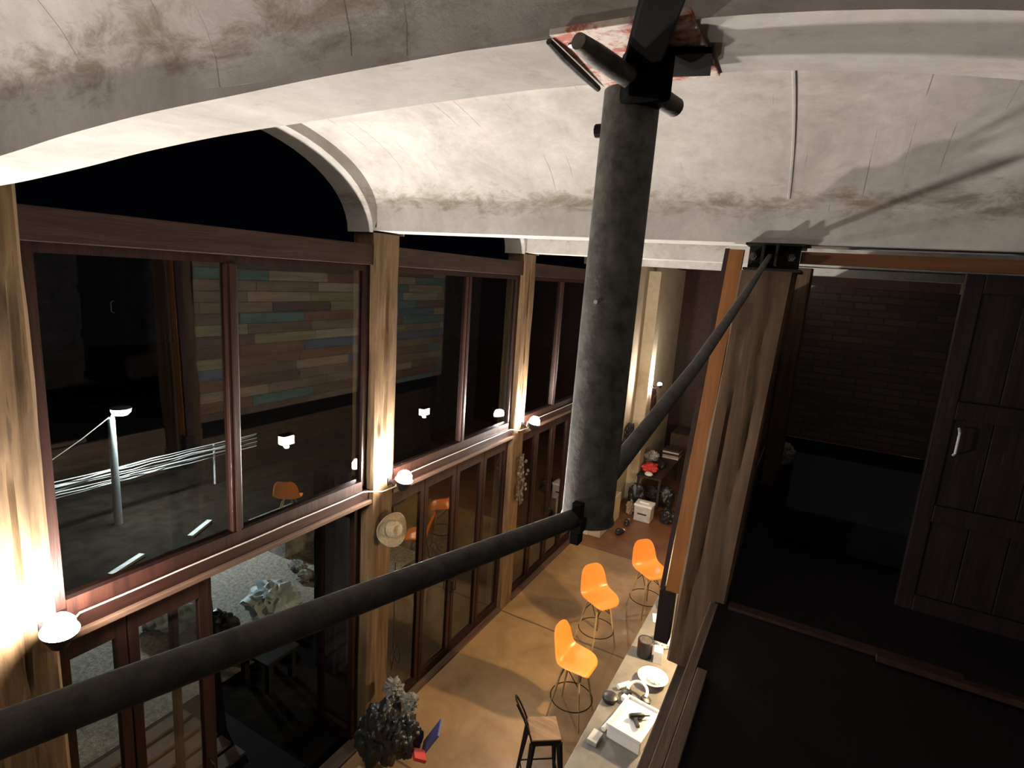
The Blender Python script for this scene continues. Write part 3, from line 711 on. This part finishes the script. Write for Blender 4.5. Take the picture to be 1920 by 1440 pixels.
t = thing('headphones', 'black headphones with white band lying on the counter', 'headphones', (2.68, 6.30, ZC + .006))
bm = NB(); tube(bm, [(.10 * math.cos(a), .10 * math.sin(a) * 1.1, .07 + .03 * math.sin(a)) for a in [math.pi * k / 12 - .3 for k in range(15)]], [.016] * 15, 8); obj('band', bm, 'white', t, world=False, smooth=True)
for s in (1, -1):
    bm = NB(); lathe(bm, [(0, 0), (.045, 0), (.055, .012), (.052, .045), (.02, .055), (0, .055)], n=24, M=Matrix.Translation((s * .095, -.03, .005)) @ Matrix.Rotation(s * .3, 4, 'Y')); obj('ear_cup', bm, 'black', t, world=False, smooth=True)
bm = NB(); bx(bm, -.11, .11, -.03, .03, 0, .06, Matrix.Translation((2.66, 6.155, ZC)) @ Matrix.Rotation(-.25, 4, 'Z'), bevel=.01); props(obj('soap_box', bm, 'white'), 'narrow white box between the headphones and the tub', 'box')
bm = NB(); tube(bm, [(2.47, 6.3, ZC + .03), (2.56, 6.42, ZC + .03)], .028, 14); props(obj('paper_roll', bm, 'paper', smooth=True), 'short white paper roll left of the headphones', 'roll')
bm = NB(); lathe(bm, [(0, 0), (.07, 0), (.08, .02), (.08, .05), (.05, .07), (0, .07)], (2.45, 6.10, ZC), 24); props(obj('black_bowl', bm, 'black', smooth=True), 'small black bowl left of the narrow white box', 'bowl')
t = thing('storage_tub', 'open white plastic tub with dark tools at the counter bottom', 'tub', (2.78, 5.83, ZC), math.radians(-8))
bm = NB(); bx(bm, -.17, .17, -.24, .24, 0, .14, bevel=.012); r_ = [f for f in bm.faces if f.normal.z > .9 and f.calc_area() > .05]
obj('box', bm, 'white', t, world=False)
bm = NB(); bx(bm, -.178, .178, -.248, -.225, .14, .16); bx(bm, -.178, .178, .225, .248, .14, .16); bx(bm, -.178, -.155, -.225, .225, .14, .16); bx(bm, .155, .178, -.225, .225, .14, .16); obj('rim', bm, 'white', t, world=False)
t = thing('hand_drill', 'dark hand tool lying across the white tub', 'tool', (2.80, 5.84, ZC + .141), math.radians(35))
bm = NB(); lathe(bm, [(0, 0), (.02, 0), (.028, .02), (.03, .12), (.018, .15), (.008, .16), (.006, .21), (0, .21)], n=16, M=Matrix.Translation((-.08, 0, .032)) @ Matrix.Rotation(math.pi / 2, 4, 'Y')); obj('motor', bm, 'black', t, world=False, smooth=True)
bm = NB(); bx(bm, -.05, -.015, -.13, -.02, .012, .042, bevel=.006); obj('grip', bm, 'black', t, world=False)
bm = NB(); tube(bm, [(2.53, 5.66, ZC + .026), (2.56, 5.82, ZC + .026)], .024, 14); props(obj('paper_roll', bm, 'paper', smooth=True), 'white paper roll at the left corner of the tub', 'roll')
bm = NB(); bx(bm, -.05, .05, -.08, .08, 0, .05, Matrix.Translation((2.50, 5.52, ZC)) @ Matrix.Rotation(-.1, 4, 'Z'), bevel=.008); props(obj('tin', bm, 'greywhite'), 'small grey tin at the near corner of the counter things', 'tin')
bm = NB(); blob(bm, (2.52, 8.15, ZC + .05), (.08, .13, .07), 9, .4); props(obj('wrapper', bm, 'greywhite', smooth=25), 'crumpled grey wrapper at the far end of the counter', 'wrapper')
bm = NB(); bx(bm, -.06, .06, -.09, .09, 0, .012, Matrix.Translation((2.50, 7.85, ZC)) @ Matrix.Rotation(.3, 4, 'Z')); props(obj('notepad', bm, 'paper'), 'white notepad near the far end of the counter', 'notepad')
bm = NB(); lathe(bm, [(0, 0), (.04, 0), (.042, .11), (.036, .12), (0, .12)], (2.55, 8.48, ZC), 20); props(obj('cup', bm, 'white', smooth=40), 'white cup at the very far end of the counter', 'cup')

# pendant lanterns below the mezzanine
def pendant(p, lab, bulb='lanternb'):
    t = thing('pendant_lantern', lab, 'lamp', p, group='pendant lanterns over the counter')
    for s in (-1, 1):
        bm = NB(); bx(bm, -.07, .07, s * .055 - .05, s * .055 + .05, -.075, .075, bevel=.015); obj('glowing_shade', bm, 'lantern', t, world=False)
    bm = NB(); lathe(bm, [(0, -.03), (.03, -.022), (.04, 0), (.03, .02), (0, .025)], (0, 0, -.115), 20); obj('bulb', bm, bulb, t, world=False, smooth=True)
    bm = NB(); bx(bm, -.075, .075, -.11, .11, .077, .095); tube(bm, [(0, 0, .09), (0, 0, 2.738 - p[2])], .005, 6); obj('cap_and_cord', bm, 'blacksteel', t, world=False)
pendant((3.40, 7.05, 2.38), 'white lantern over the counter, mirrored in the nearest window')
pendant((3.40, 10.75, 2.18), 'white lantern further back, mirrored in the middle window', 'lanternc')

# ------------------------------------------------------------------ hat, dried flowers, looped cord
t = thing('straw_hat', 'straw hat hanging on the middle timber post under the flood lamp', 'hat', (.13, 5.36, 2.53))
Mh = Matrix.Rotation(math.radians(78), 4, 'Y') @ Matrix.Rotation(.3, 4, 'X')
bm = NB(); v_ = lathe(bm, [(.095, .0), (.13, -.006), (.165, .004), (.185, .022), (.181, .026), (.16, .010), (.13, .0), (.095, .008)], n=36, M=None)
for v in v_:
    a = math.atan2(v.co.y, v.co.x); r_ = math.hypot(v.co.x, v.co.y)
    if r_ > .12: v.co.z += .028 * math.cos(2 * a) * (r_ - .1) / .08
bmesh.ops.transform(bm, matrix=Matrix.Translation((-.045, 0, 0)) @ Mh, verts=bm.verts); obj('brim', bm, 'straw', t, world=False, smooth=60)
bm = NB(); lathe(bm, [(.097, .0), (.094, .05), (.085, .09), (.055, .105), (.03, .088), (0, .082)], n=32, M=Matrix.Translation((-.045, 0, 0)) @ Mh @ Matrix.Scale(.86, 4, (0, 1, 0))); obj('crown', bm, 'straw', t, world=False, smooth=60)
random.seed(4)
t = thing('dried_flower_bunch', 'bunch of dried flowers hanging on the third post', 'dried flowers', (.06, 8.40, 2.2))
bm = NB()
for k in range(46):
    z = random.uniform(-.38, .33); r_ = .05 + .05 * math.sin((z + .4) * 4)
    blob(bm, (random.uniform(-.01, r_), random.uniform(-r_, r_), z), (.022, .026, .03), k, .5, 3, 1, False)
obj('blooms', bm, 'flowers', t, world=False)
bm = NB()
for k in range(9): tube(bm, [(random.uniform(0, .03), random.uniform(-.03, .03), .40), (random.uniform(.0, .06), random.uniform(-.06, .06), 0), (random.uniform(0, .05), random.uniform(-.05, .05), -.42)], .003, 5)
obj('stems', bm, 'flowers', t, world=False)
cable([(.03, 5.5, 2.05), (.035, 5.5, 1.3), (.04, 5.49, 1.0), (.05, 5.53, .82), (.045, 5.60, .70), (.04, 5.62, .85), (.04, 5.56, 1.0), (.045, 5.50, .86), (.05, 5.46, .72), (.04, 5.44, .9)], 'dark looped cord hanging on the middle post above the bags', .006, 'black')

# heap by the middle post: black bags, timber crate, blue and red pieces
bm = NB(); blob(bm, (.34, 5.0, .40), (.25, .25, .36), 21, .30, 1.8, 5); props(obj('rubbish_bag', bm, 'blackbag', smooth=60), 'large crumpled black bag heaped at the foot of the middle post', 'bag')
bm = NB(); blob(bm, (.66, 5.0, .50), (.125, .16, .23), 22, .34, 2.0, 5); props(obj('rubbish_bag', bm, 'blackbag', smooth=60), 'smaller black bag on the right of the heap, above the red piece', 'bag')
bm = NB(); blob(bm, (.26, 5.26, .72), (.11, .09, .10), 23, .5, 2.6, 4); props(obj('plastic_wrap', bm, 'wrap', smooth=30), 'torn grey-white plastic wrap on top of the black bags', 'plastic wrap')
bm = NB(); blob(bm, (.52, 5.22, .70), (.10, .08, .09), 24, .5, 2.6, 4); props(obj('plastic_wrap', bm, 'wrap', smooth=30), 'pale plastic wrap at the right top of the heap', 'plastic wrap')
bm = NB(); bx(bm, -.012, .012, -.09, .10, -.22, .22, Matrix.Translation((.86, 5.16, .45)) @ Matrix.Rotation(.5, 4, 'Y') @ Matrix.Rotation(.5, 4, 'Z'), bevel=.01); props(obj('blue_panel', bm, 'blue'), 'blue plastic panel leaning on the heap of bags', 'panel')
bm = NB(); bx(bm, -.07, .07, -.07, .07, -.02, .02, Matrix.Translation((.84, 4.99, .38)) @ Matrix.Rotation(.8, 4, 'Z') @ Matrix.Rotation(.5, 4, 'Y'), bevel=.008); props(obj('red_tile', bm, 'red'), 'red diamond-shaped piece in front of the blue panel', 'red piece')
bm = NB(); bx(bm, .35, .72, 4.30, 4.64, 0, .30, bevel=.01); props(obj('cardboard_box', bm, 'brown'), 'brown cardboard box in front of the black bags', 'box')

# ------------------------------------------------------------------ far clutter along the plaster wall
t = thing('work_table', 'low cluttered table along the plaster wall in the distance', 'table', (.60, 14.9, 0))
bm = NB(); bx(bm, .46, 1.06, 13.9, 16.2, .72, .76); obj('tabletop', bm, 'edge', t)
for x in (.50, 1.02):
    for y in (13.95, 16.15):
        bm = NB(); bx(bm, x - .025, x + .025, y - .025, y + .025, 0, .719); obj('leg', bm, 'edge', t)
t = thing('drawer_unit', 'small translucent white drawer unit on the far floor', 'drawer unit', (.92, 13.15, 0))
bm = NB(); bx(bm, -.19, .19, -.17, .17, 0, .34, bevel=.02); bd = obj('body', bm, 'greywhite', t, world=False)
bm = NB(); bx(bm, -.205, .205, -.18, .18, .341, .40, bevel=.02); bx(bm, -.12, .12, -.05, .05, .40, .43, bevel=.012); obj('lid', bm, 'white', t, world=False)
bm = NB(); bx(bm, -.10, .10, -.182, -.172, .17, .20); obj('drawer_handle', bm, 'black', bd, world=False)
for k, (x, y, lab) in enumerate(((.72, 12.05, 'black shoe with white sole by the plinth, nearer one'), (.70, 12.62, 'black shoe with white sole by the plinth, farther one'))):
    t = thing('shoe', lab, 'shoe', (x, y, 0), .5 * k + 1.2, group='black shoes on the far floor')
    bm = NB(); blob(bm, (0, 0, .06), (.15, .065, .06), 31 + k, .1, 1.4, 3, False); blob(bm, (-.06, 0, .10), (.07, .055, .07), 35 + k, .1, 1.4, 3, False); up_ = obj('upper', bm, 'black', t, world=False, smooth=True)
    bm = NB(); blob(bm, (.10, 0, .085), (.035, .045, .025), 41, .05, 1, 2, False); obj('toe_cap', bm, 'white', up_, world=False, smooth=True)
def small(name, lab, cat, m, c, s, seed, amp=.3): 
    bm = NB(); blob(bm, c, s, seed, amp, 2.2, 4); return props(obj(name, bm, m, smooth=30), lab, cat)
small('backpack', 'black backpack on the far floor left of the orange board', 'backpack', 'black', (1.15, 14.2, .24), (.22, .2, .30), 51, .2)
small('suitcase', 'round black bag at the foot of the far table', 'bag', 'black', (.55, 13.72, .28), (.20, .16, .34), 52, .2)
small('cloth_heap', 'red and pink cloth heap on the far table', 'cloth', 'red', (.66, 14.35, .86), (.20, .22, .11), 53, .4)
small('cloth_heap', 'crumpled grey cloth on the far table behind the red one', 'cloth', 'greywhite', (.45, 15.3, .86), (.18, .25, .13), 54, .4)
small('jacket', 'dark jacket hanging low on the far plaster wall', 'jacket', 'black', (.30, 12.9, 1.45), (.10, .20, .38), 55, .25)
small('jacket', 'dark brown jacket hung beside the flood lamp pier', 'jacket', 'head', (.25, 15.4, 2.2), (.10, .22, .50), 56, .25)
small('jacket', 'black coat on the wall above the work table', 'jacket', 'black', (.25, 13.6, 1.75), (.10, .24, .34), 57, .3)
bm = NB(); bx(bm, .19, .38, 12.3, 12.5, .621, .95, bevel=.02); props(obj('canister', bm, 'brown'), 'tan box on the masonry plinth', 'box')
bm = NB(); lathe(bm, [(0, 0), (.10, 0), (.12, .05), (.10, .12), (0, .14)], (.29, 12.05, .621), 20, None); props(obj('yellow_ball', bm, 'straw', smooth=True), 'round straw-coloured thing half hidden by the steel pipe', 'basket')
bm = NB(); bx(bm, .6, 1.1, 16.6, 17.4, 0, 1.25); bx(bm, 1.2, 1.9, 17.3, 17.9, 0, 1.0); props(obj('crate_stack', bm, 'edge'), 'dark stacked crates at the end wall', 'crates')
for k in range(5):
    bm = NB(); bx(bm, .62, 1.05, 15.72, 16.12, .762 + k * .05, .762 + k * .05 + .04, bevel=.004)
    props(obj('box_file', bm, ['greywhite', 'brown', 'edge', 'greywhite', 'edge'][k]), ['lowest', 'second from bottom', 'middle', 'second from top', 'topmost'][k] + ' flat box in the small stack on the far table', 'box', group='flat boxes on the far table')
small('bundle', 'dark bundle on the far floor right of the drawer unit', 'bundle', 'black', (1.42, 13.35, .14), (.18, .24, .18), 91, .25)
small('bundle', 'brown sack slumped against the plinth on the far floor', 'sack', 'brown', (.56, 13.3, .14), (.10, .16, .18), 92, .3)
small('bundle', 'dark clothes piled on the far end of the work table', 'clothes', 'black', (.80, 14.85, .85), (.14, .18, .10), 93, .3)
small('bundle', 'grey tool bag on the floor under the work table', 'bag', 'steel', (.76, 14.6, .14), (.20, .26, .18), 94, .25)
small('far_bowl', 'white bowl on the near end of the far table', 'bowl', 'white', (.72, 14.02, .80), (.10, .10, .05), 58, .05)

# ------------------------------------------------------------------ outside
bm = NB(); bx(bm, -4.9, -2.2, -12, 9.0, -.25, -.06)
props(obj('ground', bm, 'gravel'), 'gravel ground just outside the windows', 'ground', kind='structure')
bm = NB(); bx(bm, -30, -4.901, -12, 40, -.25, -.06); bx(bm, -2.199, -.32, 4.551, 40, -.25, -.06); bx(bm, -4.9, -2.2, 9.001, 40, -.25, -.06)
props(obj('ground', bm, 'soil'), 'dark soil beyond the gravel, under the street lamp', 'ground', kind='structure')
bm = NB(); bx(bm, -2.199, -.33, -1.0, 4.55, -.06, -.005)
props(obj('terrace', bm, 'deck'), 'dark boarded terrace strip outside the nearest bay', 'terrace', kind='structure')
random.seed(9)
t = thing('branch_fence', 'fence of pale horizontal branches under the street light', 'fence', (-8.2, 7.2, 0))
for k in range(7):
    z = .95 - k * .052 - .012 * (k % 2); bm = NB(); y0 = 5.2 + k * .06 - .0; P_ = []
    for j in range(16):
        y = 3.6 + j * .42; P_.append((-8.15 + random.uniform(-.03, .03) - .05 * (k % 2), y, z + random.uniform(-.015, .015)))
    tube(bm, P_, [.013 + .004 * math.sin(j + k) for j in range(16)], 8); obj('branch', bm, 'bark', t, smooth=True)
for y in (3.7, 8.8):
    bm = NB(); tube(bm, [(-8.22, y, -.07), (-8.22, y, .93)], .025, 10); obj('stake', bm, 'bark', t, smooth=True)
t = thing('street_lamp', 'street lamp on a thick pole behind the left window, glowing cool white', 'street lamp', (-7.75, 6.50, -.06))
bm = NB(); tube(bm, [(-7.75, 6.45, -.06), (-7.75, 6.45, 2.10)], [.075, .06], 20); obj('pole', bm, 'lampmetal', t, smooth=True)
bm = NB(); tube(bm, [(-7.75, 6.45, 2.08), (-7.72, 6.50, 2.22), (-7.70, 6.58, 2.28)], .025, 10); lathe(bm, [(0, .05), (.10, .045), (.18, .02), (.18, 0), (.17, 0)], (-7.69, 6.60, 2.27), 24); obj('lamp_head', bm, 'lampmetal', t, smooth=True)
bm = NB(); lathe(bm, [(.17, .0), (.16, -.06), (.10, -.12), (0, -.14)], (-7.69, 6.60, 2.268), 24); obj('diffuser', bm, 'street', t, smooth=True)
bm = NB(); tube(bm, [(-7.75, 6.42, 2.12), (-7.9, 6.0, 1.75), (-8.0, 5.4, 1.35), (-8.0, 4.9, 1.12)], .008, 6); props(obj('overhead_wire', bm, 'cable', smooth=True), 'sagging wire from the street lamp to the left window edge', 'wire')
small('tarp_heap', 'bluish white tarp heap on the gravel, left of the dark door stile', 'tarp', 'tarp', (-3.95, 5.25, .12), (.48, .36, .30), 61, .35)
small('tarp_heap', 'second pale tarp heap, right of the dark door stile', 'tarp', 'tarp', (-3.0, 6.25, .10), (.42, .34, .28), 62, .4)
small('dark_sack', 'dark sack between the two tarp heaps', 'sack', 'blackbag', (-3.0, 5.35, .10), (.26, .26, .26), 63, .25)
small('dark_sack', 'dark sack at the right end of the tarp heaps', 'sack', 'blackbag', (-2.45, 5.72, .04), (.22, .18, .16), 64, .25)
for k in range(7):
    c = [(-4.5, 8.3), (-4.2, 7.9), (-4.35, 7.5), (-4.0, 7.35), (-4.1, 8.35), (-3.7, 7.5), (-3.75, 7.95)][k]
    small('stone', ['pile stone by the terrace, far left', 'round stone, second in the rubble', 'flat stone in the rubble', 'dark stone nearest the door', 'stone at the back of the rubble', 'small stone right in the rubble', 'middle stone of the rubble'][k], 'stone', 'rock', (c[0] + .75, c[1] - .25, .02), (.14 + .03 * (k % 3), .12, .10), 70 + k, .3)['group'] = 'rubble outside the folding doors'
bm = NB(); rough_post(bm, -1.55, -1.15, 5.75, 6.1, -.06, 2.7, seed=33, amp=.03)
props(obj('outdoor_pillar', bm, 'trunk', smooth=35), 'dark blue-black pillar standing outside left of the middle post', 'pillar')
bm = NB(); bx(bm, -.045, .045, -.045, .045, 0, 2.2, Matrix.Translation((-1.5, 4.37, -.005)) @ Matrix.Rotation(-.12, 4, 'Y')); bx(bm, -.03, .18, -.03, .03, 2.1, 2.16, Matrix.Translation((-1.77, 4.37, -.005)))
props(obj('folded_parasol', bm, 'blacksteel'), 'thin dark pole standing outside behind the near rod', 'pole')
bm = NB(); bx(bm, -2.1, -1.5, 5.0, 5.5, .36, .40, bevel=.01); bx(bm, -1.62, -1.54, 5.05, 5.12, -.06, .36); bx(bm, -2.08, -2.0, 5.05, 5.12, -.06, .36); bx(bm, -1.62, -1.54, 5.4, 5.46, -.06, .36); bx(bm, -2.08, -2.0, 5.4, 5.46, -.06, .36)
props(obj('low_table', bm, 'blacksteel'), 'small dark low table outside the nearest doors', 'table')
for k in range(5):
    bm = NB(); bx(bm, -2.1 + k * .24, -2.1 + k * .24 + .17, 3.1 + .05 * k, 4.3, -.004, .03)
    props(obj('deck_board', bm, 'board'), ['leftmost', 'second', 'third', 'fourth', 'rightmost'][k] + ' loose brown board lying on the terrace at the bottom left', 'board', group='loose boards on the terrace')
for k, (c, a) in enumerate((((-6.0, 5.7, .0), .4), ((-5.2, 5.0, .0), .2), ((-6.3, 7.2, 0), .5))):
    bm = NB(); bx(bm, -.05, .05, -.35, .35, 0, .05, Matrix.Translation((c[0], c[1], -.058)) @ Matrix.Rotation(a, 4, 'Z')); props(obj('scrap_plank', bm, 'bark'), ['pale scrap plank on the ground below the street lamp', 'pale scrap plank nearest the left post', 'pale scrap plank towards the shell chair'][k], 'plank')
